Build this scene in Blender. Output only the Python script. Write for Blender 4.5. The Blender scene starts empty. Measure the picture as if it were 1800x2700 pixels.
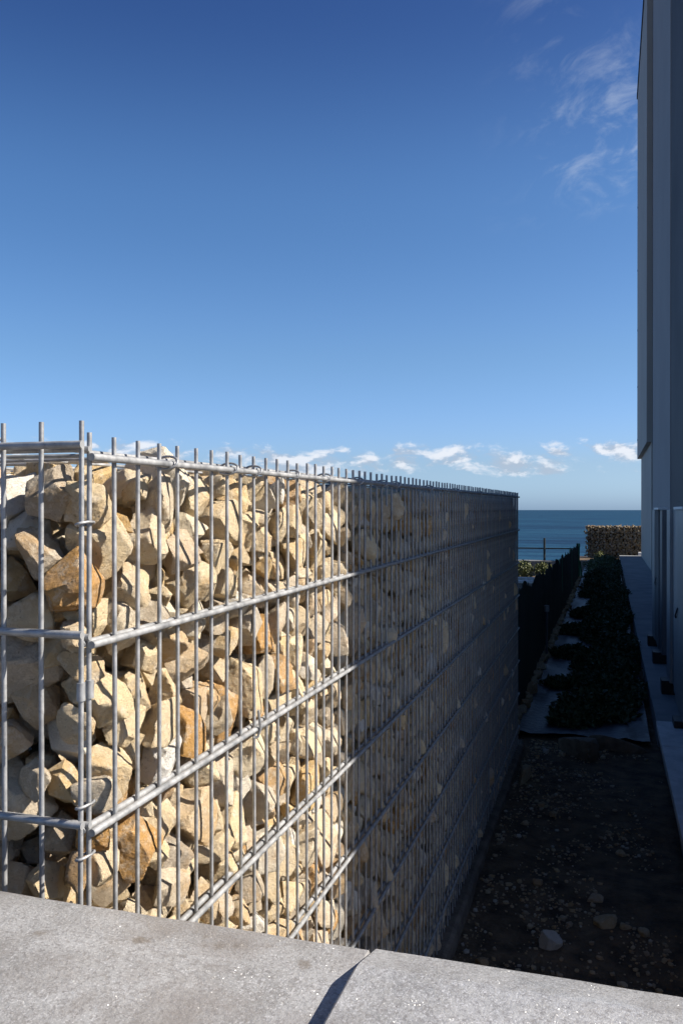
import bpy, bmesh, math, random
import numpy as np
from mathutils import Vector, Matrix, noise as mn

random.seed(7)
rng = np.random.default_rng(11)
S = bpy.context.scene
COL = S.collection

# ------------------------------------------------------------------ camera, sky, sun, exposure
# world frame: +Y runs along the alley, +X to the building, Z up; ground at z = 0, eye at 1.5 m
cam_d = bpy.data.cameras.new("camera")
cam = bpy.data.objects.new("camera", cam_d)
COL.objects.link(cam)
cam.location = (0, 0, 1.5)
cam.rotation_euler = (math.radians(90 - 0.15), 0, math.radians(17.394))
cam_d.sensor_fit = 'VERTICAL'
cam_d.sensor_height = 24
cam_d.lens = 20.0
cam_d.clip_start = 0.02
cam_d.clip_end = 60000
S.camera = cam

SUN_EL = math.radians(38)
SUN_AZ = math.radians(78)            # measured from +Y towards +X
sun_dir = Vector((math.cos(SUN_EL) * math.sin(SUN_AZ), math.cos(SUN_EL) * math.cos(SUN_AZ), math.sin(SUN_EL)))
sd = bpy.data.lights.new("sun", 'SUN')
sd.energy = 5.0
sd.angle = math.radians(0.53)
sd.color = (1.0, 0.93, 0.83)
sun = bpy.data.objects.new("sun", sd)
sun.rotation_euler = sun_dir.to_track_quat('Z', 'Y').to_euler()
sun.location = (8, 3, 9)
COL.objects.link(sun)

W = bpy.data.worlds.new("World")
S.world = W
W.use_nodes = True


def build_world():
    nt = W.node_tree
    N, L = nt.nodes, nt.links
    N.clear()

    def n(t, **k):
        x = N.new(t)
        for a, b in k.items():
            setattr(x, a, b)
        return x

    def put(sock, v):
        if isinstance(v, bpy.types.NodeSocket):
            L.new(v, sock)
        else:
            sock.default_value = v

    def m(op, a, b=0.0, c=0.0, clamp=False):
        x = n('ShaderNodeMath', operation=op, use_clamp=clamp)
        put(x.inputs[0], a)
        put(x.inputs[1], b)
        put(x.inputs[2], c)
        return x.outputs[0]

    def ramp(v, a, b, ta=0.0, tb=1.0):
        x = n('ShaderNodeMapRange', interpolation_type='SMOOTHSTEP')
        put(x.inputs[0], v)
        for i, q in enumerate((a, b, ta, tb)):
            x.inputs[i + 1].default_value = q
        return x.outputs[0]

    def fbm(x, y, z, scale, detail=6.0, rough=0.55, dist=0.0):
        c = n('ShaderNodeCombineXYZ')
        put(c.inputs[0], x)
        put(c.inputs[1], y)
        put(c.inputs[2], z)
        t = n('ShaderNodeTexNoise')
        L.new(c.outputs[0], t.inputs['Vector'])
        t.inputs['Scale'].default_value = scale
        t.inputs['Detail'].default_value = detail
        t.inputs['Roughness'].default_value = rough
        t.inputs['Distortion'].default_value = dist
        return t.outputs[0]

    sky = n('ShaderNodeTexSky', sky_type='NISHITA')
    sky.sun_disc = False
    sky.sun_elevation = SUN_EL
    sky.sun_rotation = SUN_AZ
    sky.altitude = 0
    sky.air_density = 1.0
    sky.dust_density = 1.0
    sky.ozone_density = 3.0
    hs = n('ShaderNodeHueSaturation')
    hs.inputs['Saturation'].default_value = SKY_SAT
    L.new(sky.outputs[0], hs.inputs['Color'])

    tc = n('ShaderNodeTexCoord')
    sp = n('ShaderNodeSeparateXYZ')
    L.new(tc.outputs['Generated'], sp.inputs[0])
    dx, dy, dz = sp.outputs
    az = m('ARCTAN2', dx, dy)
    el = m('ARCSINE', dz)
    # clear maritime air: deeper blue with height, unseen zenith made less blue to warm the shade, paler blue instead of yellow at the horizon (same all round)
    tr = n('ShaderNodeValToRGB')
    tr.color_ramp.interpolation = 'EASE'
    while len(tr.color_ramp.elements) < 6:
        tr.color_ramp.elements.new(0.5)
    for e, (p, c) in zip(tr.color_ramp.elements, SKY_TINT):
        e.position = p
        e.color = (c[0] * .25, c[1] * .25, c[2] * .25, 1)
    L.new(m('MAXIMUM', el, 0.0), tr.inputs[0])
    gm = n('ShaderNodeMix', data_type='RGBA', blend_type='MULTIPLY')
    gm.inputs[0].default_value = 1.0
    L.new(hs.outputs[0], gm.inputs[6])
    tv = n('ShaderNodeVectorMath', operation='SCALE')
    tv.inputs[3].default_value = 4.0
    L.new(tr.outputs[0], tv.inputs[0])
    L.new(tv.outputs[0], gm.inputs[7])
    # fair weather cumulus low over the sea: cells stretched sideways, flat bases
    ely = m('MULTIPLY', el, 2.1)
    big = fbm(az, ely, CUM_SEED + 2.4, 12.0, 2.0, 0.5)
    det = fbm(az, ely, CUM_SEED, 27.0, 7.0, 0.6, 0.25)
    dens = m('ADD', m('MULTIPLY', big, 0.55), m('MULTIPLY', det, 0.62))
    band = m('MULTIPLY', ramp(el, 0.018, 0.045), ramp(el, 0.062, 0.125, 1.0, 0.0))
    dens = m('ADD', dens, m('MULTIPLY', m('SUBTRACT', band, 1.0), 0.60))
    cov = ramp(dens, CUM_LO, CUM_LO + 0.15)
    det2 = fbm(az, m('ADD', ely, 0.022), CUM_SEED, 27.0, 7.0, 0.6, 0.25)
    lit = ramp(m('SUBTRACT', det, det2), -0.06, 0.10)
    # thin high cirrus, a field of it drifting in from the right
    ru = m('ADD', m('MULTIPLY', az, 0.94), m('MULTIPLY', el, 0.34))
    rv = m('SUBTRACT', m('MULTIPLY', el, 0.94), m('MULTIPLY', az, 0.34))
    patch = fbm(az, m('MULTIPLY', el, 2.2), CIR_SEED, 4.2, 1.0, 0.5)
    wisp = fbm(m('MULTIPLY', ru, 1.0), m('MULTIPLY', rv, 1.9), 5.1, 15.0, 8.0, 0.62, 0.5)
    cir = m('MULTIPLY', ramp(patch, CIR_LO, CIR_LO + 0.16), ramp(wisp, 0.46, 0.76))
    cir = m('MULTIPLY', cir, m('MULTIPLY', ramp(el, 0.28, 0.36), ramp(az, -0.16, 0.02)))
    mixc = n('ShaderNodeMix', data_type='RGBA')
    L.new(lit, mixc.inputs[0])
    mixc.inputs[6].default_value = (4.2, 4.9, 6.0, 1)
    mixc.inputs[7].default_value = (8.3, 8.5, 9.0, 1)
    # distant air in front of the clouds: paler and thinner near the horizon
    a1 = n('ShaderNodeMix', data_type='RGBA')
    L.new(m('MULTIPLY', cov, ramp(el, 0.0, 0.07, 0.40, 0.85)), a1.inputs[0])
    L.new(gm.outputs[2], a1.inputs[6])
    L.new(mixc.outputs[2], a1.inputs[7])
    a2 = n('ShaderNodeMix', data_type='RGBA')
    L.new(m('MULTIPLY', cir, 0.33), a2.inputs[0])
    L.new(a1.outputs[2], a2.inputs[6])
    a2.inputs[7].default_value = (7.0, 7.6, 8.4, 1)
    bg = n('ShaderNodeBackground')
    bg.inputs[1].default_value = SKY_STR
    L.new(a2.outputs[2], bg.inputs[0])
    out = n('ShaderNodeOutputWorld')
    L.new(bg.outputs[0], out.inputs[0])


SKY_STR = 0.055
SKY_SAT = 1.15
SKY_TINT = [(0.0, (1.0, 1.45, 2.5)), (.06, (.92, 1.12, 1.62)), (.187, (.97, 1.11, 1.32)), (.33, (.88, 1.04, 1.24)), (.56, (.49, .61, .90)), (1.0, (.66, .70, .82))]  # topmost stop, above the view, added less blue to warm the shaded wall
CIR_SEED = 1.37
CIR_LO = 0.42
CUM_LO = 0.525
CUM_SEED = 13.3
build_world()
S.view_settings.view_transform = 'Standard'
S.view_settings.look = 'None'
S.view_settings.gamma = 1
S.view_settings.use_curve_mapping = False
S.view_settings.exposure = 1.0


# ------------------------------------------------------------------ materials
def new_mat(name):
    m = bpy.data.materials.new(name)
    m.use_nodes = True
    nt = m.node_tree
    b = nt.nodes['Principled BSDF']
    return m, nt, b


def node(nt, t, **k):
    x = nt.nodes.new(t)
    for a, b in k.items():
        setattr(x, a, b)
    return x


def noise_node(nt, vec, scale, detail=4.0, rough=0.55, w=None, dist=0.0):
    t = node(nt, 'ShaderNodeTexNoise')
    if w is not None:
        t.noise_dimensions = '4D'
        nt.links.new(w, t.inputs['W'])
    nt.links.new(vec, t.inputs['Vector'])
    t.inputs['Scale'].default_value = scale
    t.inputs['Detail'].default_value = detail
    t.inputs['Roughness'].default_value = rough
    t.inputs['Distortion'].default_value = dist
    return t.outputs[0]


def ramp_node(nt, fac, stops, interp='LINEAR'):
    r = node(nt, 'ShaderNodeValToRGB')
    r.color_ramp.interpolation = interp
    e = r.color_ramp.elements
    while len(e) < len(stops):
        e.new(0.5)
    for i, (p, c) in enumerate(stops):
        e[i].position = p
        e[i].color = (c[0], c[1], c[2], 1) if hasattr(c, '__len__') else (c, c, c, 1)
    nt.links.new(fac, r.inputs[0])
    return r.outputs[0]


def mixrgb(nt, fac, a, b, mode='MIX'):
    x = node(nt, 'ShaderNodeMix', data_type='RGBA', blend_type=mode)
    for s, v in ((x.inputs[0], fac), (x.inputs[6], a), (x.inputs[7], b)):
        if isinstance(v, bpy.types.NodeSocket):
            nt.links.new(v, s)
        elif hasattr(v, '__len__'):
            s.default_value = (v[0], v[1], v[2], 1)
        else:
            s.default_value = v
    return x.outputs[2]


def bump(nt, b, h, strength, dist, prev=None):
    x = node(nt, 'ShaderNodeBump')
    x.inputs['Strength'].default_value = strength
    x.inputs['Distance'].default_value = dist
    nt.links.new(h, x.inputs['Height'])
    if prev is not None:
        nt.links.new(prev, x.inputs['Normal'])
    nt.links.new(x.outputs[0], b.inputs['Normal'])
    return x.outputs[0]


def simple(name, c0, c1, scale=8, rough=0.7, metal=0.0, bstr=0.2, bdist=0.002, detail=5, stops=(0.35, 0.65), spec=0.5):
    m, nt, b = new_mat(name)
    tc = node(nt, 'ShaderNodeTexCoord')
    f = noise_node(nt, tc.outputs['Object'], scale, detail, 0.6)
    nt.links.new(ramp_node(nt, f, [(stops[0], c0), (stops[1], c1)]), b.inputs['Base Color'])
    b.inputs['Roughness'].default_value = rough
    b.inputs['Metallic'].default_value = metal
    b.inputs['Specular IOR Level'].default_value = spec
    if bstr:
        bump(nt, b, noise_node(nt, tc.outputs['Object'], scale * 4, 4, 0.6), bstr, bdist)
    return m


def stone_material(name, k=1.0):
    m, nt, b = new_mat(name)
    tc = node(nt, 'ShaderNodeTexCoord')
    at = node(nt, 'ShaderNodeAttribute', attribute_name='tone')
    tone = at.outputs['Fac']
    w = node(nt, 'ShaderNodeMath', operation='MULTIPLY')
    nt.links.new(tone, w.inputs[0])
    w.inputs[1].default_value = 60.0
    w = w.outputs[0]
    P = tc.outputs['Object']
    q = lambda r, g, bl: (r * k, g * k, bl * k)
    base = ramp_node(nt, tone, [(0.0, q(.42, .35, .27)), (0.10, q(.70, .56, .37)), (0.26, q(.78, .61, .37)),
                                (0.42, q(.82, .67, .45)), (0.52, q(.60, .51, .40)), (0.62, q(.76, .53, .25)),
                                (0.74, q(.72, .62, .48)), (0.83, q(.56, .30, .09)), (0.90, q(.82, .70, .50)),
                                (1.0, q(.84, .80, .73))])
    n1 = noise_node(nt, P, 16, 5, 0.6, w, 0.4)
    och = mixrgb(nt, ramp_node(nt, n1, [(0.52, 0.0), (0.74, 0.75)]), base, q(.58, .33, .10))
    n2 = noise_node(nt, P, 34, 6, 0.65, w)
    gry = mixrgb(nt, ramp_node(nt, n2, [(0.52, 0.0), (0.74, 0.5)]), och, q(.44, .40, .35))
    n3 = noise_node(nt, P, 75, 5, 0.7, w)
    wht = mixrgb(nt, ramp_node(nt, n3, [(0.50, 0.0), (0.72, 0.75)]), gry, q(.88, .79, .64))
    n4 = noise_node(nt, P, 210, 4, 0.7, w)
    spk = mixrgb(nt, ramp_node(nt, n4, [(0.27, 0.85), (0.40, 0.0)]), wht, q(.15, .115, .08))
    nt.links.new(spk, b.inputs['Base Color'])
    b.inputs['Roughness'].default_value = 0.88
    b.inputs['Specular IOR Level'].default_value = 0.25
    rg = node(nt, 'ShaderNodeTexNoise', noise_dimensions='4D', noise_type='RIDGED_MULTIFRACTAL')
    nt.links.new(P, rg.inputs['Vector'])
    nt.links.new(w, rg.inputs['W'])
    rg.inputs['Scale'].default_value = 38
    rg.inputs['Detail'].default_value = 6
    rg.inputs['Roughness'].default_value = 0.6
    p = bump(nt, b, rg.outputs[0], 0.7, 0.004)
    p = bump(nt, b, noise_node(nt, P, 95, 8, 0.78, w), 1.0, 0.013, p)
    bump(nt, b, noise_node(nt, P, 330, 4, 0.75, w), 0.9, 0.003, p)
    return m


M_STONE = stone_material("limestone")
M_SHADESTONE = stone_material("shaded_far_limestone", 0.28)  # same limestone, its colour darkened to stand in for backlit shade


def zinc_material():
    m, nt, b = new_mat("galvanised_zinc")
    tc = node(nt, 'ShaderNodeTexCoord')
    P = tc.outputs['Object']
    f = noise_node(nt, P, 45, 4, 0.6)
    c = ramp_node(nt, f, [(0.3, (.20, .206, .216)), (0.5, (.31, .315, .32)), (0.72, (.45, .45, .455))])
    f2 = noise_node(nt, P, 160, 3, 0.6)
    c = mixrgb(nt, ramp_node(nt, f2, [(0.60, 0.0), (0.72, 0.6)]), c, (.17, .16, .155))
    nt.links.new(c, b.inputs['Base Color'])
    b.inputs['Metallic'].default_value = 0.35
    nt.links.new(ramp_node(nt, f, [(0.3, 0.42), (0.7, 0.6)]), b.inputs['Roughness'])
    bump(nt, b, noise_node(nt, P, 260, 3, 0.6), 0.35, 0.0006)
    return m


M_ZINC = zinc_material()
M_ENDS = simple("cut_zinc_ends", (.42, .40, .39), (.58, .55, .53), 300, 0.5, 0.3, 0.2, 0.0004)


def granite_material():
    m, nt, b = new_mat("grey_granite")
    tc = node(nt, 'ShaderNodeTexCoord')
    P = tc.outputs['Object']
    a = noise_node(nt, P, 14, 6, 0.65)
    c = ramp_node(nt, a, [(0.30, (.20, .198, .196)), (0.50, (.285, .285, .288)), (0.70, (.34, .34, .345))])
    g = noise_node(nt, P, 230, 5, 0.75)
    c = mixrgb(nt, ramp_node(nt, g, [(0.41, 0.6), (0.51, 0.0)]), c, (.14, .13, .125))
    g2 = noise_node(nt, P, 520, 3, 0.7)
    c = mixrgb(nt, ramp_node(nt, g2, [(0.54, 0.0), (0.66, 0.7)]), c, (.54, .54, .56))
    d = noise_node(nt, P, 9, 6, 0.65, None, 0.6)
    age = node(nt, 'ShaderNodeAttribute', attribute_name='tone')
    da = node(nt, 'ShaderNodeMath', operation='ADD')
    nt.links.new(d, da.inputs[0])
    nt.links.new(age.outputs['Fac'], da.inputs[1])
    c = mixrgb(nt, ramp_node(nt, da.outputs[0], [(0.48, 0.0), (0.66, 0.75)]), c, (.19, .175, .165))
    # brown lichen crusts with their own ragged outlines
    dn = node(nt, 'ShaderNodeTexNoise')
    nt.links.new(P, dn.inputs['Vector'])
    dn.inputs['Scale'].default_value = 160
    off = node(nt, 'ShaderNodeVectorMath', operation='MULTIPLY_ADD')
    nt.links.new(dn.outputs['Color'], off.inputs[0])
    off.inputs[1].default_value = (0.012, 0.012, 0)
    nt.links.new(P, off.inputs[2])
    for (x, y, r) in ((-.365, .616, .0085), (-.225, .622, .008), (-.300, .628, .006), (-.318, .638, .004),
                      (-.285, .633, .005), (-.262, .638, .004), (-.15, .59, .006), (-.45, .60, .006), (-.05, .61, .006)):
        v = node(nt, 'ShaderNodeVectorMath', operation='DISTANCE')
        nt.links.new(off.outputs[0], v.inputs[0])
        v.inputs[1].default_value = (x + .006, y + .006, COPE_Z)
        c = mixrgb(nt, ramp_node(nt, v.outputs['Value'], [(r * 0.45, 0.8), (r, 0.0)]), c, (.15, .13, .11))
    v = node(nt, 'ShaderNodeVectorMath', operation='DISTANCE')
    nt.links.new(P, v.inputs[0])
    v.inputs[1].default_value = (-.352, .553, COPE_Z)
    ring = ramp_node(nt, v.outputs['Value'], [(0.0180, 0.0), (0.0190, 0.6), (0.0198, 0.0)])
    s = noise_node(nt, P, 25, 2)
    rm = node(nt, 'ShaderNodeMath', operation='MULTIPLY')
    nt.links.new(ring, rm.inputs[0])
    nt.links.new(ramp_node(nt, s, [(0.42, 0.0), (0.52, 1.0)]), rm.inputs[1])
    c = mixrgb(nt, rm.outputs[0], c, (.24, .24, .24))
    nt.links.new(c, b.inputs['Base Color'])
    nt.links.new(ramp_node(nt, g2, [(0.35, 0.6), (0.62, 0.4)]), b.inputs['Roughness'])
    b.inputs['Specular IOR Level'].default_value = 0.6
    # mica: some of the tiny crystal faces stand at their own random tilt and catch the sun
    vo = node(nt, 'ShaderNodeTexVoronoi')
    nt.links.new(P, vo.inputs['Vector'])
    vo.inputs['Scale'].default_value = 1500
    sub = node(nt, 'ShaderNodeVectorMath', operation='MULTIPLY_ADD')
    nt.links.new(vo.outputs['Color'], sub.inputs[0])
    sub.inputs[1].default_value = (2.6, 2.6, 0)
    sub.inputs[2].default_value = (-1.3, -1.3, 0)
    sep = node(nt, 'ShaderNodeSeparateColor')
    nt.links.new(vo.outputs['Color'], sep.inputs[0])
    msk = ramp_node(nt, sep.outputs[2], [(0.45, 0.0), (0.47, 1.0)])
    cl = noise_node(nt, P, 45, 3, 0.6)
    mm_ = node(nt, 'ShaderNodeMath', operation='MULTIPLY')
    nt.links.new(msk, mm_.inputs[0])
    nt.links.new(ramp_node(nt, cl, [(0.46, 0.0), (0.62, 1.0)]), mm_.inputs[1])
    msk = mm_.outputs[0]
    sc_ = node(nt, 'ShaderNodeVectorMath', operation='SCALE')
    nt.links.new(sub.outputs[0], sc_.inputs[0])
    nt.links.new(msk, sc_.inputs[3])
    ge = node(nt, 'ShaderNodeNewGeometry')
    ad = node(nt, 'ShaderNodeVectorMath', operation='ADD')
    nt.links.new(ge.outputs['Normal'], ad.inputs[0])
    nt.links.new(sc_.outputs[0], ad.inputs[1])
    no = node(nt, 'ShaderNodeVectorMath', operation='NORMALIZE')
    nt.links.new(ad.outputs[0], no.inputs[0])
    nt.links.new(no.outputs[0], b.inputs['Coat Normal'])
    b.inputs['Coat Weight'].default_value = 0.42
    b.inputs['Coat Roughness'].default_value = 0.22
    p = bump(nt, b, noise_node(nt, P, 90, 4, 0.6), 0.4, 0.003)
    bump(nt, b, noise_node(nt, P, 420, 3, 0.7), 0.5, 0.0015, p)
    return m


COPE_Z = 1.149
M_GRANITE = granite_material()
M_CONC = simple("grey_concrete", (.22, .22, .215), (.33, .325, .31), 10, 0.85, 0, 0.3, 0.004)
M_KERB = simple("pale_concrete_slab", (.44, .44, .43), (.60, .60, .59), 12, 0.8, 0, 0.3, 0.002)
M_FOOT = simple("stained_concrete", (.07, .055, .040), (.16, .13, .10), 14, 0.9, 0, 0.8, 0.01)
M_TERR = simple("terrace_paving", (.17, .18, .185), (.24, .25, .255), 3, 0.8, 0, 0.2, 0.002)
M_SOIL = simple("dark_soil", (.028, .018, .009), (.15, .100, .055), 9, 0.95, 0, 1.0, 0.03, 8)
M_MEMB = simple("black_weed_membrane", (.016, .018, .024), (.036, .039, .050), 6, 0.48, 0, 0.35, 0.02)
M_ROCK = stone_material("pale_loose_stone", 0.6)
M_LEAF = simple("creeping_leaf", (.016, .034, .010), (.045, .075, .024), 30, 0.6, 0, 0)
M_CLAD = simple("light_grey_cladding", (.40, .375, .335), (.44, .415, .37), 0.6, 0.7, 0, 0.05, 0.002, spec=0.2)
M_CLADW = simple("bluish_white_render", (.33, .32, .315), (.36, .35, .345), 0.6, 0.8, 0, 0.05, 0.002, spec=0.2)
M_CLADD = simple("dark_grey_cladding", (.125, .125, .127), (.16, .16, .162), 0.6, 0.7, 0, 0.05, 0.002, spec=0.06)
M_BLACK = simple("black_metal", (.012, .012, .013), (.022, .022, .024), 5, 0.5, 0.2, 0)
M_ALU = simple("pale_aluminium", (.27, .275, .275), (.33, .335, .335), 3, 0.5, 0.2, 0.04, 0.001)
M_ALUD = simple("dark_aluminium", (.11, .12, .135), (.15, .16, .175), 3, 0.45, 0.3, 0.04, 0.001)
M_WHITE = simple("white_painted_metal", (.72, .72, .71), (.80, .80, .79), 20, 0.45, 0, 0)
M_GREEN = simple("green_painted_steel", (.03, .16, .09), (.04, .21, .12), 20, 0.45, 0.1, 0.1, 0.001)
M_NET = simple("dark_green_netting", (.005, .014, .009), (.013, .028, .019), 40, 0.9, 0, 0.8, 0.01)
M_RAIL = simple("dark_railing_paint", (.008, .014, .016), (.012, .02, .022), 8, 0.5, 0, 0)
M_PROM = simple("promenade_concrete", (.16, .155, .15), (.24, .235, .225), 4, 0.9, 0, 0.4, 0.01)
M_SHRUB = simple("yellow_green_leaf", (.05, .065, .012), (.12, .13, .03), 6, 0.6, 0, 0)
M_BROWN = simple("brown_weathered_stone", (.10, .075, .05), (.19, .15, .11), 14, 0.9, 0, 0.7, 0.01)


def sea_material():
    m, nt, b = new_mat("sea_water")
    tc = node(nt, 'ShaderNodeTexCoord')
    mp = node(nt, 'ShaderNodeMapping')
    mp.inputs['Scale'].default_value = (1.0, 1.7, 1.0)
    mp.inputs['Rotation'].default_value = (0, 0, -0.3)
    nt.links.new(tc.outputs['Object'], mp.inputs[0])
    P = mp.outputs[0]
    mp2 = node(nt, 'ShaderNodeMapping')
    mp2.inputs['Scale'].default_value = (0.35, 1.6, 1.0)
    mp2.inputs['Rotation'].default_value = (0, 0, -0.3)
    nt.links.new(tc.outputs['Object'], mp2.inputs[0])
    f = noise_node(nt, mp2.outputs[0], 0.03, 7, 0.68)
    c = ramp_node(nt, f, [(0.36, (.003, .020, .050)), (0.50, (.006, .036, .076)), (0.66, (.014, .060, .105))])
    df = node(nt, 'ShaderNodeBsdfDiffuse')
    gl = node(nt, 'ShaderNodeBsdfGlossy')
    gl.inputs['Roughness'].default_value = 0.3
    mx = node(nt, 'ShaderNodeMixShader')
    mx.inputs[0].default_value = 0.10          # choppy water seen low reflects little of the pale horizon
    nt.links.new(c, df.inputs['Color'])
    nt.links.new(df.outputs[0], mx.inputs[1])
    nt.links.new(gl.outputs[0], mx.inputs[2])
    p = bump(nt, b, noise_node(nt, P, 0.05, 5, 0.6), 0.8, 3.5)
    p = bump(nt, b, noise_node(nt, P, 0.5, 4, 0.6), 0.7, 0.5, p)
    for q in (df, gl):
        nt.links.new(p, q.inputs['Normal'])
    out = [x for x in nt.nodes if x.type == 'OUTPUT_MATERIAL'][0]
    nt.links.new(mx.outputs[0], out.inputs['Surface'])
    nt.nodes.remove(b)
    return m


M_SEA = sea_material()


# ------------------------------------------------------------------ builders
def link(o, parent=None):
    COL.objects.link(o)
    if parent is not None:
        o.parent = parent
        o.location = o.location - parent.location
    return o


def tag(o, label=None, cat=None, group=None, kind=None):
    if label:
        o['label'] = label
    if cat:
        o['category'] = cat
    if group:
        o['group'] = group
    if kind:
        o['kind'] = kind
    return o


def empty(name, loc, label, cat, group=None):
    o = bpy.data.objects.new(name, None)
    o.location = loc
    COL.objects.link(o)
    return tag(o, label, cat, group)


def mesh_obj(name, verts, faces, mat, loc=(0, 0, 0), parent=None, smooth=False, sharp=None):
    me = bpy.data.meshes.new(name)
    me.from_pydata([tuple(v) for v in verts], [], [tuple(f) for f in faces])
    me.update()
    me.materials.append(mat)
    if smooth:
        me.polygons.foreach_set('use_smooth', [True] * len(me.polygons))
        if sharp:
            me.set_sharp_from_angle(angle=math.radians(sharp))
    o = bpy.data.objects.new(name, me)
    o.location = loc
    return link(o, parent)


class MB:
    """collects boxes and rods into one mesh"""

    def __init__(self):
        self.v, self.f = [], []

    def add(self, vs, fs):
        k = len(self.v)
        self.v += [tuple(x) for x in vs]
        self.f += [tuple(i + k for i in f) for f in fs]
        return self

    def box(self, x0, x1, y0, y1, z0, z1):
        vs = [(x, y, z) for x in (x0, x1) for y in (y0, y1) for z in (z0, z1)]
        return self.add(vs, [(0, 1, 3, 2), (4, 6, 7, 5), (0, 4, 5, 1), (2, 3, 7, 6), (0, 2, 6, 4), (1, 5, 7, 3)])

    def rod(self, pts, r, seg=8, closed=False):
        pts = [Vector(p) for p in pts]
        n = len(pts)
        vs, fs = [], []
        ref = None
        for i, p in enumerate(pts):
            a = pts[(i - 1) % n] if (closed or i > 0) else p
            c = pts[(i + 1) % n] if (closed or i < n - 1) else p
            t = (c - a).normalized()
            if ref is None:
                ref = t.orthogonal().normalized()
            u = (ref - t * ref.dot(t)).normalized()
            ref = u
            w = t.cross(u)
            for j in range(seg):
                q = 2 * math.pi * j / seg
                vs.append(p + u * (r * math.cos(q)) + w * (r * math.sin(q)))
        for i in range(n if closed else n - 1):
            for j in range(seg):
                a, c = i * seg + j, i * seg + (j + 1) % seg
                d, e = ((i + 1) % n) * seg + j, ((i + 1) % n) * seg + (j + 1) % seg
                fs.append((a, c, e, d))
        if not closed:
            fs.append(tuple(range(seg))[::-1])
            fs.append(tuple(range((n - 1) * seg, n * seg)))
        return self.add(vs, fs)

    def build(self, name, mat, parent=None, smooth=False, sharp=40, center=True):
        v = np.array(self.v)
        c = (v.min(0) + v.max(0)) / 2 if center else np.zeros(3)
        return mesh_obj(name, v - c, self.f, mat, tuple(c), parent, smooth, sharp if smooth else None)


def box(name, x0, x1, y0, y1, z0, z1, mat, parent=None, bev=0.0):
    o = MB().box(x0, x1, y0, y1, z0, z1).build(name, mat, parent)
    if bev:
        bm = bmesh.new()
        bm.from_mesh(o.data)
        bmesh.ops.recalc_face_normals(bm, faces=bm.faces)
        bmesh.ops.bevel(bm, geom=bm.edges[:], offset=bev, segments=2, affect='EDGES', profile=0.5)
        bm.to_mesh(o.data)
        bm.free()
    return o


def share(proto, loc, parent):
    o = proto.copy()
    o.location = loc
    COL.objects.link(o)
    o.parent = parent
    o.location = Vector(loc) - parent.location
    return o


_ico = {}


def ico(sub):
    if sub not in _ico:
        bm = bmesh.new()
        bmesh.ops.create_icosphere(bm, subdivisions=sub, radius=1)
        bm.verts.ensure_lookup_table()
        v = np.array([x.co[:] for x in bm.verts])
        v /= np.linalg.norm(v, axis=1)[:, None]
        f = np.array([[q.index for q in p.verts] for p in bm.faces])
        bm.free()
        _ico[sub] = (v, f)
    return _ico[sub]


_edges = {}


def edges_of(sub):
    if sub not in _edges:
        f = ico(sub)[1]
        e = np.vstack((f[:, [0, 1]], f[:, [1, 2]], f[:, [2, 0]]))
        e.sort(axis=1)
        _edges[sub] = np.unique(e, axis=0)
    return _edges[sub]


def rand_unit(n):
    v = rng.normal(size=(n, 3))
    return v / np.linalg.norm(v, axis=1)[:, None]


def stone_shape(sub, planes, rmax, rough=0.03, bites=0):
    """radial stone: nearest of many cutting planes, then fracture noise"""
    d, f = ico(sub)
    nn = np.array([p[0] for p in planes])
    dd = np.array([max(p[1], 0.004) for p in planes])
    c = d @ nn.T
    with np.errstate(divide='ignore'):
        r = np.where(c > 0.05, dd / np.maximum(c, 0.05), 9.0)
    r = np.minimum(r.min(1), rmax)
    if sub >= 3:
        for k in range(bites):                    # conchoidal scars: scoops taken out of the faces
            u = rand_unit(1)[0]
            b_ = rmax * rng.uniform(.22, .75)
            rd = float(np.median(r)) * rng.uniform(.78, .98)
            cc = u * (rd + b_)
            dc = d @ cc
            disc = dc ** 2 - cc @ cc + b_ ** 2
            t = dc - np.sqrt(np.maximum(disc, 0))
            r = np.where((disc > 0) & (t > 0), np.minimum(r, np.maximum(t, .3 * rd)), r)
        e = edges_of(sub)                         # only where the grid is too steep for a clean edge
        for it in range(4):
            lr = np.abs(np.log(r[e[:, 0]] / r[e[:, 1]]))
            st = np.zeros(len(r))
            np.maximum.at(st, e[:, 0], lr)
            np.maximum.at(st, e[:, 1], lr)
            h = {3: .32, 4: .16, 5: .08}[min(sub, 5)]
            wt = np.clip((st - h) / h, 0, 1) * .7
            v = d * r[:, None]
            acc = np.zeros_like(v)
            cnt = np.zeros(len(v))
            for a, b_ in ((0, 1), (1, 0)):
                np.add.at(acc, e[:, a], v[e[:, b_]])
                np.add.at(cnt, e[:, a], 1)
            v = v * (1 - wt)[:, None] + wt[:, None] * acc / cnt[:, None]
            r = np.linalg.norm(v, axis=1)
            d = v / r[:, None]
    if rough:
        o = Vector(rng.uniform(-50, 50, 3))
        sc = 1.0 / max(rmax, 0.01)
        amp = []
        big = sub >= 3
        for q, rr in zip(d, r):
            p = Vector(q) * (rr * sc)
            a = mn.noise(p * 1.9 + o) * 0.35 + mn.noise(p * 4.5 + o) * 0.28
            if big:
                # stepped fracture ledges plus crumbly grit
                e = mn.noise(p * 3.1 - o)
                a += (math.floor(e * 4) / 4 - e) * 0.40 + mn.noise(p * 10 + o) * 0.18
                if sub >= 4:
                    a += mn.noise(p * 22 + o) * 0.13 + mn.noise(p * 40 + o) * .07
            amp.append(a)
        r = r * (1 + rough * np.array(amp) * 2.2)
    return d * r[:, None], f


def add_tone(me, vals):
    a = me.attributes.new('tone', 'FLOAT', 'POINT')
    a.data.foreach_set('value', np.asarray(vals, dtype=np.float32))


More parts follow.
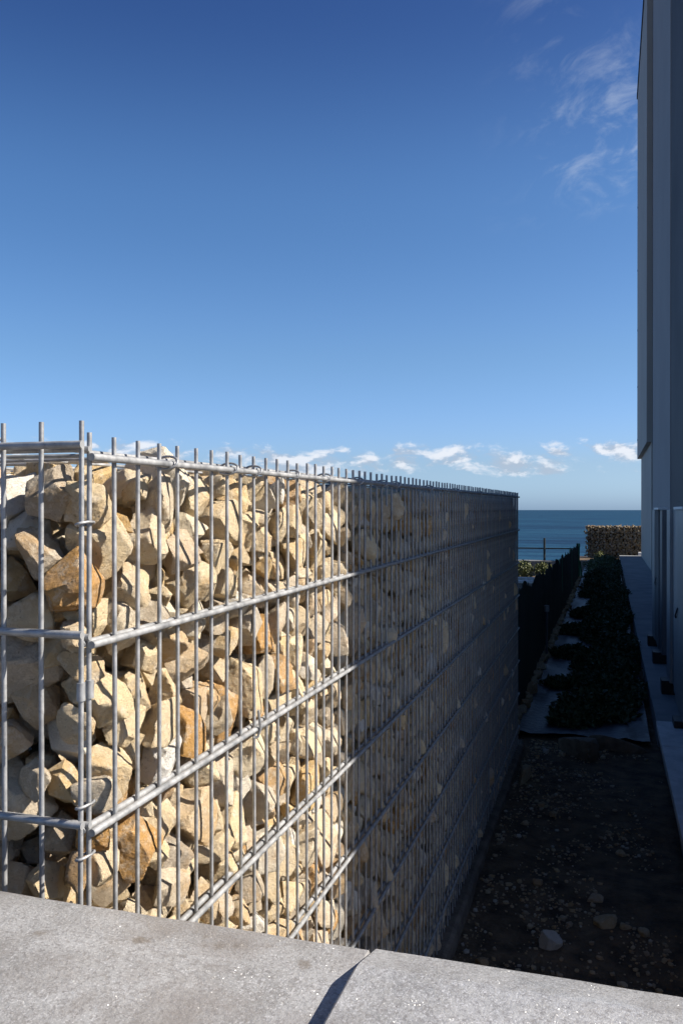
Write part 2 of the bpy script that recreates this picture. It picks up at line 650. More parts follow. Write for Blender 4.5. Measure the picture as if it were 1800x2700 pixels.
def loose_planes(r, k=11, squash=(1, 1, 0.7)):
    n = rand_unit(k)
    q = [(n[i], r * rng.uniform(0.62, 1.0)) for i in range(k)]
    for ax in range(3):
        for s in (-1, 1):
            u = np.zeros(3)
            u[ax] = s
            u = u + rng.normal(0, .18, 3)
            u /= np.linalg.norm(u)
            q.append((u, r * squash[ax] * rng.uniform(0.8, 1.05)))
    return q


# ------------------------------------------------------------------ setting: ground, sea
def lump(x, y):
    return mn.noise(Vector((x * 1.6, y * 1.6, 0.3))) * 0.035 + mn.noise(Vector((x * 5, y * 5, 4.1))) * 0.012


def ground_z(x, y):
    z = 0.0
    if x < -1.0:                       # the plot beyond the fence lies a little lower
        t = min(max((y - 8) / 12.0, 0), 1) * min((-1.0 - x) / 1.0, 1)
        z -= 0.6 * t
    if y > 29.2:
        z -= (y - 29.2) * 0.75
    if x > -0.56 and x < 0.34 and 0.7 < y < 5.9:
        z += lump(x, y)
    else:
        z -= 0.03
    return max(z, -15)


gx = sorted(set([-400, -150, -60, -30, -15, -8, -5, -3.5, -2.5, -2, -1.5, -1.2, -1.0] +
                [round(-0.9 + 0.05 * i, 3) for i in range(28)] + [0.6, 0.8, 1, 2, 4, 8, 15, 30, 60, 150, 400]))
gy = sorted(set([-300, -80, -20, -5, -1, 0] + [round(0.5 + 0.06 * i, 3) for i in range(92)] +
                [6.2, 7, 8, 10, 12, 14, 16, 18, 20, 22, 24, 26, 28, 29.2, 31, 34, 38, 42, 50, 55]))
gv = [(x, y, ground_z(x, y)) for y in gy for x in gx]
nx = len(gx)
gf = [(j * nx + i, j * nx + i + 1, (j + 1) * nx + i + 1, (j + 1) * nx + i) for j in range(len(gy) - 1) for i in range(nx - 1)]
tag(mesh_obj("ground", gv, gf, M_SOIL, smooth=True), kind='structure')

R = 40000
tag(mesh_obj("sea", [(-R, 20, -12), (R, 20, -12), (R, R, -12), (-R, R, -12)], [(0, 1, 2, 3)], M_SEA), kind='structure')

# black membrane under the creeping plants
mv, mf = [], []
mx = [round(-0.60 + 0.05 * i, 3) for i in range(18)]
my = [round(5.75 + 0.12 * i, 3) for i in range(170)]
for y in my:
    for x in mx:
        z = 0.03 + 0.018 * mn.noise(Vector((x * 6, y * 2.2, 9))) + 0.010 * mn.noise(Vector((x * 15, y * 9, 2)))
        mv.append((x, y, z))
for j in range(len(my) - 1):
    for i in range(len(mx) - 1):
        a = j * len(mx) + i
        mf.append((a, a + 1, a + 1 + len(mx), a + len(mx)))
tag(mesh_obj("weed_membrane", mv, mf, M_MEMB, smooth=True), kind='structure')

box_t = box("terrace", 0.30, 3.0, 5.80, 27.6, -0.1, 0.10, M_TERR)
tag(box_t, kind='structure')

# ------------------------------------------------------------------ parapet in front of the camera
wall = empty("parapet_wall", (0, 0.5, 0), "low parapet with sunlit grey granite coping in the foreground", "parapet wall")
box("wall", -4.0, 4.0, 0.36, 0.635, -0.1, 1.108, M_CONC, wall)


def coping(x0, x1, prof, nxs):
    """granite slab: profile swept along x, with slightly worn arrises"""
    xs = np.concatenate(([x0], np.linspace(x0 + .0022, x1 - .0022, nxs - 2), [x1]))
    vs, fs = [], []
    n = len(prof)
    for i, x in enumerate(xs):
        for j, (y, z) in enumerate(prof):
            e = 0.0006 * mn.noise(Vector((x * 22, y * 30, j * .7)))
            sh = 0.0022 if i in (0, nxs - 1) else 0.0
            yy = y - sh * (1 if y > .5 else -1)
            vs.append((x, yy + e, z - sh * (1 if z > 1.13 else 0) + e))
    for i in range(nxs - 1):
        for j in range(n):
            a, b_ = i * n + j, i * n + (j + 1) % n
            fs.append((a, b_, b_ + n, a + n))
    fs.append(tuple(range(n))[::-1])
    fs.append(tuple(range((nxs - 1) * n, nxs * n)))
    return vs, fs


JX = -0.180
for (x0, x1, ze, zb, ymid, lab) in ((-4.0, JX - 0.0012, 1.1478, 1.1488, .610, "flat slightly lower slab of grey granite coping with brown lichen spots"),
                                    (JX + 0.0012, 4.0, 1.1500, 1.1640, .604, "raised slab of grey granite coping with a sloping back edge")):
    pr = [(.332, 1.108), (.655, 1.108), (.660, 1.113), (.660, ze - .004), (.6588, ze - .0012), (.656, ze)]
    pr += [(ymid + .006, zb - .001), (ymid, zb), (.345, zb + .001), (.336, zb - .002), (.332, zb - .007)]
    xs0 = sorted(set([x0, x0 + .004, x1 - .004, x1]))
    vs, fs = coping(x0, x1, pr[::-1], 260)
    v = np.array(vs)
    o = mesh_obj("coping_slab", v, fs, M_GRANITE, (0, 0, 0), wall, True, 30)
    add_tone(o.data, np.full(len(v), .03 if ze < 1.149 else -.10))
    o.location = -wall.location
    o['label'] = lab

# ------------------------------------------------------------------ gabion wall
GX, GY0, GY1, GTOP = -0.539, 0.790, 5.385, 1.557
SLOPE = 0.0047
gab = empty("gabion_wall", (-0.80, 0.80, 0.0), "long gabion wall of cream limestone rubble in galvanised mesh beside the alley", "gabion wall")


def gz(y):
    return SLOPE * (y - 0.80)


# seeds of the stones, packed from large to small
def poisson():
    regs = [((-.715, -.560), (.825, 5.36), (.02, 1.536)),
            ((-1.16, -.715), (.825, 1.13), (.66, 1.536)),
            ((-1.12, -.715), (1.13, 5.36), (1.40, 1.536))]
    C = np.zeros((0, 3))
    Rr = np.zeros(0)
    plan = [(.060, 22), (.049, 150), (.040, 900), (.033, 5000), (.027, 18000), (.021, 26000), (.016, 12000)]
    vol = np.array([np.prod([b - a for a, b in g]) for g in regs])
    for r0, n in plan:
        which = rng.choice(3, n, p=vol / vol.sum())
        U = rng.random((n, 3))
        rr = r0 * rng.uniform(.88, 1.12, n)
        lo = np.array([[a for a, b in g] for g in regs])[which]
        hi = np.array([[b for a, b in g] for g in regs])[which]
        P = lo + U * (hi - lo)
        P[:, 2] += gz(P[:, 1])
        # dart throwing in y-buckets
        order = np.arange(n)
        for i in order:
            if len(Rr):
                q = C - P[i]
                d2 = np.einsum('ij,ij->i', q, q)
                if np.any(d2 < (0.84 * (Rr + rr[i])) ** 2):
                    continue
            C = np.vstack((C, P[i]))
            Rr = np.append(Rr, rr[i])
    return C, Rr


C, RR = poisson()
NS = len(C)
# apparent size from the camera, for the outer stones
dcam = np.linalg.norm(C - np.array([0, 0, 1.5]), axis=1)
outer_l = (C[:, 0] > GX - 0.022 - RR * 1.25)
outer_f = (C[:, 1] < GY0 + 0.022 + RR * 1.25) & (C[:, 2] > 0.95)
outer_t = C[:, 2] > 1.525 - RR * 1.2
u_s = np.where(outer_l | outer_f, 1.0, np.where(outer_t & (C[:, 1] < 1.5), 0.6, 0.05))
grz = np.where(outer_f, 1.0, np.abs(C[:, 0]) / dcam)          # foreshortening along the alley face
occl = (C[:, 2] - 1.5) < -0.60 * np.maximum(C[:, 1], .01)     # hidden behind the coping
infr = ((C[:, 0] * .9543 + C[:, 1] * .2989) / (-C[:, 0] * .2989 + C[:, 1] * .9543) > -.43)
score = RR / dcam * np.sqrt(grz) * u_s * np.where(occl | ~infr, 0.05, 1)
rank = np.argsort(-score)
named = set(int(i) for i in rank[:300])
close = set(int(i) for i in rank[:140])

tones = rng.random(NS)
stuff_v, stuff_f, stuff_t = [], [], []
koff = 0
bar_y = [0.854 + 0.05 * k for k in range(91)]
for i in range(NS):
    q = C - C[i]
    d2 = np.einsum('ij,ij->i', q, q)
    idx = np.argsort(d2)[1:12]
    r = RR[i]
    planes = []
    for j in idx:
        dist = math.sqrt(d2[j])
        if dist > (r + RR[j]) * 1.9:
            continue
        t = 0.5 + (r * r - RR[j] ** 2) / (2 * dist * dist)
        t = min(max(t, .25), .75)
        nrm = q[j] / dist + rng.normal(0, .22, 3)
        nrm /= np.linalg.norm(nrm)
        planes.append((nrm, dist * t * rng.uniform(.89, 1.12)))
    rmax = r * 2.1
    nk = rand_unit(5)
    for k in range(5):
        planes.append((nk[k], r * rng.uniform(.62, 1.05)))
    # the mesh holds the stones back
    out = GX - 0.0060
    pro = 0.0
    if outer_l[i] and C[i, 1] > 1.75 and rng.random() < .5 and C[i, 1] < 5.3:
        pro = rng.uniform(.006, .030)
        yb = min(bar_y, key=lambda b: abs(b + .025 - C[i, 1])) + .025
        for s in (-1, 1):
            planes.append((np.array([0.45, s, 0]) / math.hypot(.45, 1), (abs(yb - C[i, 1]) * 0 + .020 + .45 * (out - C[i, 0])) / math.hypot(.45, 1)))
    dx_ = out - rng.exponential(.004) - C[i, 0] + pro
    nn = np.array([1, rng.normal(0, .34), rng.normal(0, .34)])
    if outer_l[i] or outer_f[i]:
        for k in range(3):
            a = np.array([1.0, -.0, 0]) if outer_l[i] else np.array([0, -1.0, 0])
            a = a + rng.normal(0, .75, 3)
            a /= np.linalg.norm(a)
            planes.append((a, r * rng.uniform(.70, 1.05)))
    planes.append((nn / np.linalg.norm(nn), dx_))
    planes.append((np.array([1.0, 0, 0]), out + pro - C[i, 0] + .004))
    dy_ = C[i, 1] - (GY0 + .0095) - rng.exponential(.014)
    nn = np.array([rng.normal(0, .34), -1, rng.normal(0, .34)])
    planes.append((nn / np.linalg.norm(nn), dy_))
    nn = np.array([rng.normal(0, .3), rng.normal(0, .3), 1])
    planes.append((nn / np.linalg.norm(nn), 1.556 + gz(C[i, 1]) - C[i, 2] - rng.exponential(.005)))
    planes.append((np.array([0, 0, -1.0]), C[i, 2] + .01))
    planes.append((np.array([0, 1.0, 0]), GY1 - .01 - C[i, 1]))
    sub = 5 if i in close else (4 if i in named else (3 if outer_l[i] or outer_f[i] else 1))
    v, f = stone_shape(sub, planes, rmax, .06 if sub > 2 else .035, int(rng.integers(1, 5)) if sub > 3 else 1)
    if i in named:
        o = mesh_obj("stone", v, f, M_STONE, tuple(C[i]), gab, True, 30)
        add_tone(o.data, np.full(len(v), tones[i]))
    else:
        stuff_v.append(v + C[i])
        stuff_f.append(f + koff)
        stuff_t.append(np.full(len(v), tones[i]))
        koff += len(v)
sv = np.vstack(stuff_v)
o = mesh_obj("stone_fill", sv, np.vstack(stuff_f), M_STONE, (0, 0, 0), gab, True, 30)
o.location = -gab.location
add_tone(o.data, np.concatenate(stuff_t))
o['kind'] = 'stuff'
print("stones", NS, "outer", int(outer_l.sum()), "tris fill", sum(len(f) for f in stuff_f))


# --- mesh panels
def rail(name, p0, p1, r, seg=10):
    n = 24
    pts = [Vector(p0).lerp(Vector(p1), i / n) for i in range(n + 1)]
    return MB().rod(pts, r, seg).build(name, M_ZINC, gab, True, 50)


def vbar(x, y, z0, z1, r=.0028, lean=(0, 0)):
    n = 10
    ph = rng.uniform(0, 6)
    pts = []
    for i in range(n + 1):
        t = i / n
        pts.append((x + lean[0] * (1 - t) + .0006 * math.sin(ph + 5 * t), y + lean[1] * (1 - t) + .0007 * math.cos(ph + 4 * t), z0 + (z1 - z0) * t))
    return MB().rod(pts, r, 10).build("vertical_bar", M_ZINC, gab, True, 50)


PITCH = 0.203
RR_H = .0043
# alley side
for k in range(8):
    za = GTOP - PITCH * k
    zb = za + gz(GY1)
    y0 = GY0 + .0075
    rail("horizontal_bar", (GX + .0070, y0, za), (GX + .0070, GY1, zb), RR_H)
    if k:
        rail("horizontal_bar", (GX - .0070, y0 + .002, za), (GX - .0070, GY1, zb), RR_H)
for y in [0.8045] + bar_y:
    vbar(GX, y, 0.02, GTOP + gz(y) + .026 + rng.normal(0, .0008), lean=(rng.normal(0, .001), 0))
# end face towards the camera
FY, FTOP = GY0, 1.5695
for k in range(4):
    z = FTOP - PITCH * k
    rail("horizontal_bar", (-1.14, FY - .0068, z + .001), (-.5335, FY - .0068, z), RR_H)
    rail("horizontal_bar", (-1.14, FY + .0072, z - .004), (-.5335, FY + .0072, z - .004), RR_H * .8)
for k in range(13):
    x = -.5400 - .0490 * k
    vbar(x, FY, 0.60, FTOP + .026, lean=(rng.normal(0, .001), 0))
# far end face
for k in range(8):
    z = GTOP + gz(GY1) - PITCH * k
    rail("horizontal_bar", (-1.14, GY1 + .007, z), (GX + .008, GY1 + .007, z), RR_H)
for k in range(12):
    vbar(GX - .005 - .05 * k, GY1, 0.02, GTOP + gz(GY1) + .024)
# lid of thin wires
for x in (-.5555, -.655, -.755, -.855, -.955, -1.055):
    zz = GTOP + (.0075 if x > -.56 else .003)
    rail("lid_wire", (x, .80, zz), (x, GY1 - .01, zz + gz(GY1)), .0024, 6)
for k in range(23):
    y = .93 + .2 * k
    zz = GTOP + gz(y) + .0035
    MB().rod([(-1.06, y, zz - .001), (-.80, y, zz - .003), (-.549, y, zz + .0005)], .0024, 6).build("lid_wire", M_ZINC, gab, True, 50)
rail("lid_wire", (-1.12, .806, GTOP + .004), (-.552, .806, GTOP + .002), .0024, 6)
rail("lid_wire", (-1.12, .845, GTOP - .002), (-.552, .845, GTOP + .001), .0022, 6)
# far-side top rail
rail("horizontal_bar", (-1.13, .80, GTOP), (-1.13, GY1, GTOP + gz(GY1)), RR_H)
for k in range(30):
    vbar(-1.135, .85 + .15 * k, 1.36 + gz(.85 + .15 * k), GTOP + gz(.85 + .15 * k) + .02)


def ring(c, ax, ra, rb, r=.0017, tilt=0.0):
    """wire ring round two rods; ax 'z' or 'y' is the rod direction"""
    pts = []
    for i in range(18):
        a = 2 * math.pi * i / 18
        if ax == 'z':
            p = Vector((ra * math.cos(a), rb * math.sin(a), tilt * math.cos(a)))
        else:
            p = Vector((ra * math.cos(a), tilt * math.sin(a), rb * math.sin(a)))
        pts.append(Vector(c) + p)
    return MB().rod(pts, r, 7, True).build("ring_clip", M_ZINC, gab, True, 60)


for z in (1.485, 1.181, 1.126, 1.02):
    ring((-.5395, .797, z), 'z', .0068, .0135, .0016, .002)
for dz in (0, .011):
    pass
for y in (.972, 1.157, 1.247, 1.42, 1.60, 1.83, 2.05, 2.18, 2.62, 3.1, 3.7, 4.3):
    ring((GX + .001, y, GTOP + gz(y) + .002), 'y', .0155, .0085, .0017, .005)
ring((-.655, FY, FTOP - .002), 'z', .008, .016, .0018, .012)
# crimped sleeves round the two corner rods
for (yy, xx) in ((.7900, -.5400), (.8045, -.5390)):
    MB().rod([(xx, yy, 1.295), (xx, yy, 1.297), (xx, yy, 1.313), (xx, yy, 1.3145)], .0047, 10).build("clip_sleeve", M_ZINC, gab, True, 50)
# wire hook on the third rail
y = 1.243
MB().rod([(GX + .014, y - .004, GTOP - 2 * PITCH + .034), (GX + .0145, y, GTOP - 2 * PITCH + .018), (GX + .0135, y + .006, GTOP - 2 * PITCH + .002),
          (GX + .010, y + .004, GTOP - 2 * PITCH - .010), (GX + .004, y, GTOP - 2 * PITCH - .011)], .0022, 7).build("wire_hook", M_ZINC, gab, True, 50)

# footing under the gabion
fv, ff_ = [], []
ys = np.linspace(.8, 5.5, 60)
for y in ys:
    e = .012 * mn.noise(Vector((y * 3, 0, 5))) + .006 * mn.noise(Vector((y * 11, 0, 5)))
    fv += [(-1.2, y, -.05), (-1.2, y, .045), (-.518 + e, y, .045 + e * .5), (-.505 + e, y, .036 + e), (-.50 + e, y, -.05)]
for j in range(len(ys) - 1):
    for i in range(5):
        a, b_ = j * 5 + i, j * 5 + (i + 1) % 5
        ff_.append((a, a + 5, b_ + 5, b_))
ff_ += [(0, 1, 2, 3, 4), tuple(range((len(ys) - 1) * 5, len(ys) * 5))[::-1]]
ft = mesh_obj("concrete_footing", fv, ff_, M_FOOT)
tag(ft, "rough concrete footing strip along the foot of the long gabion wall", "footing")

# ------------------------------------------------------------------ building on the right
BX = 0.92
bld = empty("building", (3, 15, 0), "tall pale clad building with plain walls in shade on the right", "building")
BH = 14.05
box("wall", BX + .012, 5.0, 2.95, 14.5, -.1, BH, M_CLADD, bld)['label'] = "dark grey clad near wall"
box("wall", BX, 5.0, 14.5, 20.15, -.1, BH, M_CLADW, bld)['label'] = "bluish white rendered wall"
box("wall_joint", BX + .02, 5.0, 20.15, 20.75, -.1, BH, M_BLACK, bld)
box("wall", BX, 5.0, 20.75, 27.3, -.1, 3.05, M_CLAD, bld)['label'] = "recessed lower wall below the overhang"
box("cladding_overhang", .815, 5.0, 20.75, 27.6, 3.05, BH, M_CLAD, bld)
box("roof", .79, 5.02, 2.93, 27.64, BH, BH + .12, M_BLACK, bld)
for z in (10.6, 8.7, 6.9, 5.2, 3.6):
    MB().rod([(.802, 27.2, z), (.815, 27.2, z)], .035, 8).build("bolt", M_BLACK, bld)
# horizontal panel joints of the near cladding (standing proud)
for y in (4.4, 6.8, 9.2, 11.6):
    box("cover_strip", BX - .004, BX + .014, y - .03, y + .03, .1, BH - .02, M_CLADD, bld)

# ------------------------------------------------------------------ kerb wall with slabs, near right
kw = empty("kerb_wall", (.45, 4.0, 0), "low kerb wall with pale slabs at the right edge of the alley", "kerb wall")
box("wall", .31, .62, 1.2, 5.74, -.1, .115, M_CONC, kw)
for (a, b_) in ((1.2, 2.6), (2.606, 3.9), (3.906, 5.16), (5.166, 5.77)):
    box("coping_slab", .285, .66, a, b_, .117, .160, M_KERB, kw, .004)

# ------------------------------------------------------------------ aluminium screens on the terrace edge
def screen(y0, y1, label, boards):
    sc = empty("screen_panel", (.46, (y0 + y1) / 2, .1), label, "screen panel", "aluminium screens along the terrace")
    for (a, b_, pr, mm) in boards:
        box("board", pr, .490, a + .001, b_ - .001, .205, 1.500, mm, sc, .003)
    box("rail", .491, .520, y0, y1, 1.36, 1.42, M_ALUD, sc)
    box("rail", .491, .520, y0, y1, .30, .36, M_ALUD, sc)
    br = box("bracket", .415, .505, y0 + .02, y0 + .75, 1.501, 1.519, M_WHITE, sc, .002)
    for yy in (y0 + .2, y0 + .45):
        MB().rod([(.4135, yy, 1.510), (.4155, yy, 1.510)], .006, 8).build("screw_hole", M_BLACK, br)
    for yy in (y0 + .15, y1 - .25):
        box("foot", .38, .50, yy, yy + .16, .101, .204, M_BLACK, sc)
    br2 = MB().rod([(.424, y0 + .5, .86), (.418, y0 + .52, .83), (.418, y0 + .62, .80), (.424, y0 + .66, .78)], .006, 6)
    br2.build("latch", M_ALUD, sc, True)
    return sc


screen(5.45, 7.15, "nearest aluminium board screen at the right edge, with white top bracket",
       [(6.80, 7.15, .430, M_ALU), (6.52, 6.80, .452, M_ALUD), (6.22, 6.52, .440, M_CLADW), (5.45, 6.22, .428, M_ALU)])
screen(8.10, 9.55, "second aluminium board screen, farther along the terrace behind the nearest one",
       [(9.05, 9.55, .430, M_ALU), (8.45, 9.05, .436, M_CLADD), (8.10, 8.45, .448, M_ALUD)])

# ------------------------------------------------------------------ far gabion, promenade, railing
fg = empty("gabion_wall", (.6, 28.8, -.25), "distant dark gabion wall with sunlit top closing off the alley", "gabion wall")
fv, ff_, ft_ = [], [], []
k = 0
for xi in range(56):
    for zi in range(24):
        for yi in range(1 if zi < 23 else 5):
            x = -.70 + xi * .053 + rng.normal(0, .02)
            z = -.24 + zi * .0515 + rng.normal(0, .02)
            y = 28.56 + yi * .09 + rng.normal(0, .02)
            r = rng.uniform(.022, .046)
            v, f = stone_shape(2, loose_planes(r, 8, (1, 1, .9)), r * 1.2, 0)
            fv.append(v + np.array([x, y, z]))
            ff_.append(f + k)
            ft_.append(np.full(len(v), rng.random()))
            k += len(v)
o = mesh_obj("stone_fill", np.vstack(fv), np.vstack(ff_), M_SHADESTONE, (0, 0, 0), fg, True, 30)
o.location = -fg.location
add_tone(o.data, np.concatenate(ft_))
o['kind'] = 'stuff'
box("core", -.66, 2.3, 28.62, 29.0, -.3, .93, M_SOIL, fg)
for i in range(15):
    MB().rod([(-.735 + .2 * i, 28.48, -.25), (-.735 + .2 * i, 28.48, 1.01)], .002, 6).build("vertical_bar", M_ZINC, fg)
for i in range(6):
    MB().rod([(-.74, 28.475, .99 - .2 * i), (2.3, 28.475, .99 - .2 * i)], .002, 6).build("horizontal_bar", M_ZINC, fg)
tag(box("white_block", .86, 1.02, 28.0, 28.2, -.02, .18, M_WHITE, None, .01), "small white sunlit block at the far end of the terrace", "block")

pw = box("promenade_wall", -16, -.80, 28.2, 28.55, -1.2, -.145, M_PROM, None, .02)
tag(pw, "low grey promenade wall in front of the sea behind the fence", "wall")
rl = empty("railing", (-2, 28.35, -.145), "thin dark railing post and rail standing against the sea", "railing")
MB().rod([(-14, 28.35, .25), (-1.0, 28.35, .25)], .022, 8).build("rail", M_RAIL, rl, True)
for x in (-13.4, -11.5, -9.6, -7.7, -5.8, -3.9, -2.0):
    MB().rod([(x, 28.35, -.14), (x, 28.35, .54), (x, 28.35, .585)], .036, 8).build("post", M_RAIL, rl, True)
# white kerbs below the plants
for (y, z) in ((26.2, -.545), (25.2, -.565)):
    o = box("white_kerb", -7, -1.9, y, y + .25, z - .3, z, M_KERB, None, .01)
    tag(o, "upper white kerb strip below the green plants by the sea" if z > -.52 else "lower white kerb strip below the green plants by the sea", "kerb")


def leaves(pts, size, up=0.5):
    n = len(pts)
    a = rng.uniform(0, 2 * math.pi, n)
    t = rng.normal(up, .45, n)
    d = np.stack([np.cos(a) * np.cos(t), np.sin(a) * np.cos(t), np.sin(t)], 1)
    s = np.cross(d, rand_unit(n))
    s /= np.linalg.norm(s, axis=1)[:, None]
    L_ = size * rng.uniform(.6, 1.4, n)[:, None]
    Wd = L_ * .28
    nrm = np.cross(d, s)
    p0 = pts
    p1 = pts + d * L_ * .5 + s * Wd
    p2 = pts + d * L_ + nrm * L_ * .12
    p3 = pts + d * L_ * .5 - s * Wd
    v = np.stack([p0, p1, p2, p3], 1).reshape(-1, 3)
    f = np.arange(4 * n).reshape(-1, 4)
    return v, f


# sunlit plants below the promenade wall
for i, (x, w, h, lab) in enumerate(((-2.55, .30, .34, "small yellow green bush by the promenade wall, next to the gabion end"),
                                    (-1.95, .28, .30, "small yellow green bush by the promenade wall, near the railing post"))):
    n = 900
    p = rand_unit(n) * (rng.random(n) ** .4)[:, None] * np.array([w, .3, h]) + np.array([x, 27.2, -.42])
    v, f = leaves(p, .07)
    o = mesh_obj("bush", v, f, M_SHRUB)
    tag(o, lab, "bush")
n = 500
p = rand_unit(n) * (rng.random(n) ** .4)[:, None] * np.array([.16, .12, .20]) + np.array([-.28, 28.2, -.02])
v, f = leaves(p, .05)
tag(mesh_obj("bush", v, f, M_SHRUB), "small yellow green bush at the foot of the distant gabion wall", "bush")

# ------------------------------------------------------------------ green fence on the left of the alley
fc = empty("netting_fence", (-.63, 12, 0), "dark netting fence with ragged top and green end post along the alley", "fence")
posts = [6.0, 9.2, 12.4, 15.6, 18.9]
for i, y in enumerate(posts):
    last = i == len(posts) - 1
    if last:
        MB().box(-.665, -.60, y - .01, y + .07, 0, .775).build("post", M_GREEN, fc)
        # sloping strut and top fitting
        MB().rod([(-.632, y + .03, .70), (-.632, y + .03, .78)], .04, 8).build("post_cap", M_GREEN, fc, True)
        MB().rod([(-.60, y + .05, .40), (-.57, y + .45, .02)], .02, 8).build("strut", M_GREEN, fc, True)
    else:
        MB().rod([(-.65, y, 0), (-.65, y, .80)], .025, 8).build("post", M_GREEN, fc, True)
MB().rod([(-.65, 6, .70), (-.65, 18.9, .70)], .004, 6).build("tension_wire", M_RAIL, fc)
# netting: a cloth with a ragged, sagging upper edge
nv, nf = [], []
ny = 260
nzs = 9
for j in range(ny):
    y = 5.6 + (18.9 - 5.6) * j / (ny - 1)
    sag = abs(math.sin(math.pi * (y - 6) / 1.45)) ** .6
    top = .93 - .0135 * (y - 6) - .09 * (1 - sag) + .05 * mn.noise(Vector((y * 3, 0, 1))) + .03 * mn.noise(Vector((y * 15, 3, 1)))
    if (j * 7919) % 31 == 0:
        top += .05
    for k in range(nzs):
        t = k / (nzs - 1)
        nv.append((-.632 + .022 * mn.noise(Vector((y * 2.4, t * 2, 7))) * (0.3 + t), y, -.03 + (top + .03) * t))
for j in range(ny - 1):
    for k in range(nzs - 1):
        a = j * nzs + k
        nf.append((a, a + nzs, a + nzs + 1, a + 1))
net = mesh_obj("netting", nv, nf, M_NET, (0, 0, 0), fc)
net.location = -fc.location
sm = net.modifiers.new("thickness", 'SOLIDIFY')
sm.thickness = .006

# short stake with a pale cap in front of the fence
stake = empty("marker_stake", (-.58, 8.6, 0), "thin stake with pale cap standing beside the netting fence", "stake")
MB().rod([(-.585, 8.6, 0), (-.585, 8.6, .50)], .013, 8).build("rod", M_ALUD, stake, True)
MB().rod([(-.585, 8.6, .50), (-.585, 8.6, .56)], .024, 10).build("cap", M_ALU, stake, True)

# edging stones along the fence foot
ed = empty("stone_edging", (-.60, 12, 0), "row of pale edging stones along the foot of the netting fence", "edging")
y = 5.6
while y < 19.2:
    ln = rng.uniform(.10, .24)
    r = ln * .5
    v, f = stone_shape(3 if y < 9 else 2, loose_planes(r, 8, (.36, 1.0, .33)), r * 1.1, .03)
    o = mesh_obj("edging_stone", v, f, M_ROCK, (-.605 + rng.normal(0, .012), y + r, .045), ed, True, 32)
    add_tone(o.data, np.full(len(v), rng.choice([.15, .3, .45, .55, .8])))
    y += ln * .93

# ------------------------------------------------------------------ creeping plants along the middle of the bed
pts = []
lobes = [(-.10, 6.5, .30, .45, .16), (-.24, 6.15, .16, .22, .09), (.02, 7.1, .26, .5, .20), (-.34, 7.35, .18, .16, .08), (-.05, 8.0, .28, .6, .24),
         (-.36, 8.9, .20, .25, .12), (.05, 9.2, .24, .7, .24), (-.08, 10.4, .28, .8, .26), (-.38, 10.6, .18, .3, .12),
         (.0, 11.8, .28, .9, .28), (-.32, 12.3, .2, .4, .14), (-.02, 13.4, .30, .9, .30), (.02, 15.0, .28, 1.0, .30),
         (-.30, 15.2, .2, .5, .14), (-.12, 16.6, .36, 1.0, .34), (-.12, 18.2, .40, .9, .36), (.22, 9.9, .08, .3, .08), (.24, 12.6, .08, .4, .08), (-.15, 19.4, .36, .8, .3), (-.12, 21.0, .40, 1.0, .32), (-.14, 22.8, .42, 1.0, .30), (-.12, 24.6, .40, .9, .26)]
for (x, y, sx, sy, sz) in lobes:
    n = int(1600 + 4000 * sx * sy / .2)
    n = min(n, 5600)
    d = rand_unit(n)
    d[:, 2] = np.abs(d[:, 2])
    rad = (rng.random(n) ** .35)[:, None]
    w = np.array([1 + .45 * mn.noise(Vector((q[0] * 2.2 + x * 9, q[1] * 2.2 + y, q[2] * 2))) for q in d])[:, None]
    pts.append(d * rad * w * np.array([sx, sy, sz * .72]) + np.array([x, y, .03]))
pts = np.vstack(pts)
v, f = leaves(pts, .042, .35)
tag(mesh_obj("ground_cover", v, f, M_LEAF), kind='stuff')

# ------------------------------------------------------------------ loose stones and rubble on the soil
def loose(name, x, y, r, tone, label, cat, group=None, squash=(1, .8, .6), sub=4, mat=None, z=None, rot=0.0):
    v, f = stone_shape(sub, loose_planes(r, 10, squash), r * 1.15, .03)
    c, s = math.cos(rot), math.sin(rot)
    v = v @ np.array([[c, s, 0], [-s, c, 0], [0, 0, 1]])
    zz = lump(x, y) - v[:, 2].min() - r * .28 if z is None else z
    o = mesh_obj(name, v, f, mat or M_ROCK, (x, y, zz), None, True, 30)
    add_tone(o.data, np.full(len(v), tone))
    return tag(o, label, cat, group)


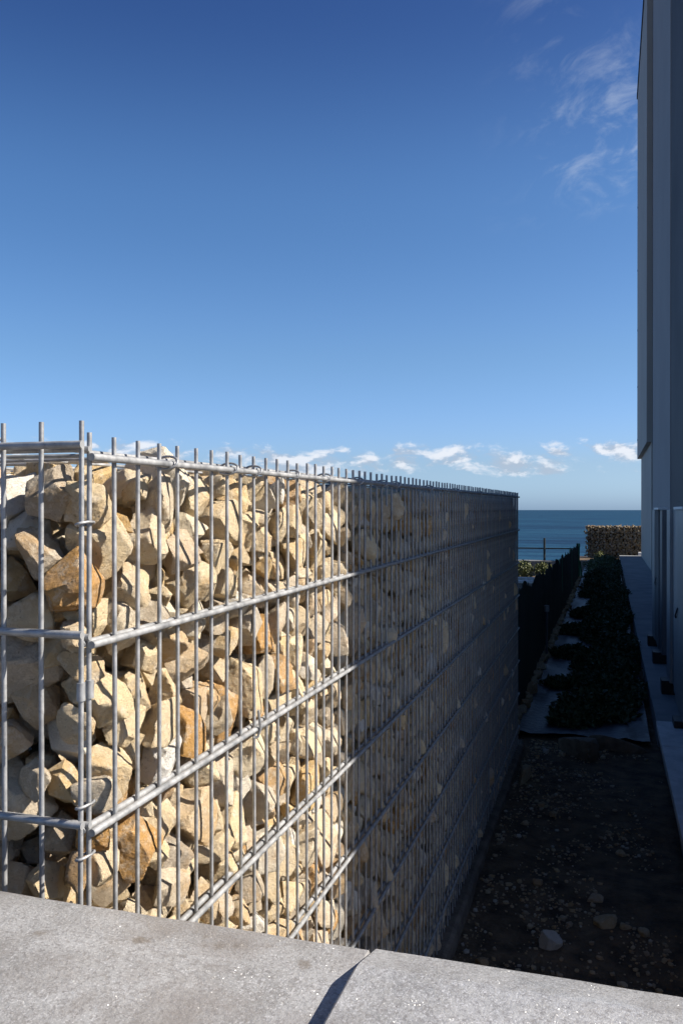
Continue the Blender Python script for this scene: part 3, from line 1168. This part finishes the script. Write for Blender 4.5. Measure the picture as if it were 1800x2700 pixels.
loose("loose_stone", -.195, 3.03, .042, .98, "whitish angular stone lying alone on the dark soil near the coping", "stone")
loose("loose_stone", -.015, 3.21, .046, .66, "yellowish flat stone on the dark soil right of the white one", "stone", squash=(1, .7, .4))
loose("loose_stone", -.05, 3.39, .034, .55, "thin grey stone behind the yellowish one on dark soil", "stone", squash=(1, .5, .35))
loose("long_stone", .06, 5.66, .23, .9, "long brownish stone lying across the end of the black membrane", "stone", squash=(1, .24, .22), mat=M_BROWN, rot=.06)
loose("long_stone", -.16, 5.42, .15, .9, "humped brown stone beside the long stone at the bed end", "stone", squash=(1, .5, .5), mat=M_BROWN, rot=-.5)
loose("loose_stone", -.445, 4.78, .10, .3, "upright tan slab leaning at the foot of the gabion wall", "stone", squash=(.22, .9, .55))
cnt = 0
while cnt < 28:
    x = rng.uniform(-.45, .25)
    y = rng.uniform(2.4, 5.5)
    if mn.noise(Vector((x * 4, y * 2.6, 3))) - (x + .15) * 1.3 < rng.uniform(-.2, .5):
        continue
    loose("loose_stone", x, y, rng.uniform(.010, .027), float(rng.choice([.2, .4, .55, .8, .98])), "small pale stone scattered on the dark soil of the alley", "stone",
          "small stones on the soil", (1, rng.uniform(.5, .9), rng.uniform(.35, .7)), 3, rot=rng.uniform(0, 3))
    cnt += 1
rv, rf, rt = [], [], []
k = 0
for i in range(9000):
    x = rng.uniform(-.49, .29)
    y = 2.2 + 3.5 * rng.random()
    dens = mn.noise(Vector((x * 4, y * 2.6, 3))) + .5 * mn.noise(Vector((x * 11, y * 9, 8))) - (x + .10) * 1.1
    if dens < rng.uniform(-.25, .75):
        continue
    r = .0022 + .013 * rng.random() ** 3.5
    v, f = stone_shape(1, loose_planes(r, 5, (1, rng.uniform(.45, 1), rng.uniform(.3, .7))), r * 1.3, 0)
    a = rng.uniform(0, 6.28)
    c_, s_ = math.cos(a), math.sin(a)
    v = v @ np.array([[c_, s_, 0], [-s_, c_, 0], [0, 0, 1]])
    rv.append(v + np.array([x, y, lump(x, y) + r * .1]))
    rf.append(f + k)
    rt.append(np.full(len(v), rng.choice([.02, .10, .3, .55, .66, .78, .85, .97])))
    k += len(v)
o = mesh_obj("rubble", np.vstack(rv), np.vstack(rf), M_ROCK)
add_tone(o.data, np.concatenate(rt))
tag(o, kind='stuff')
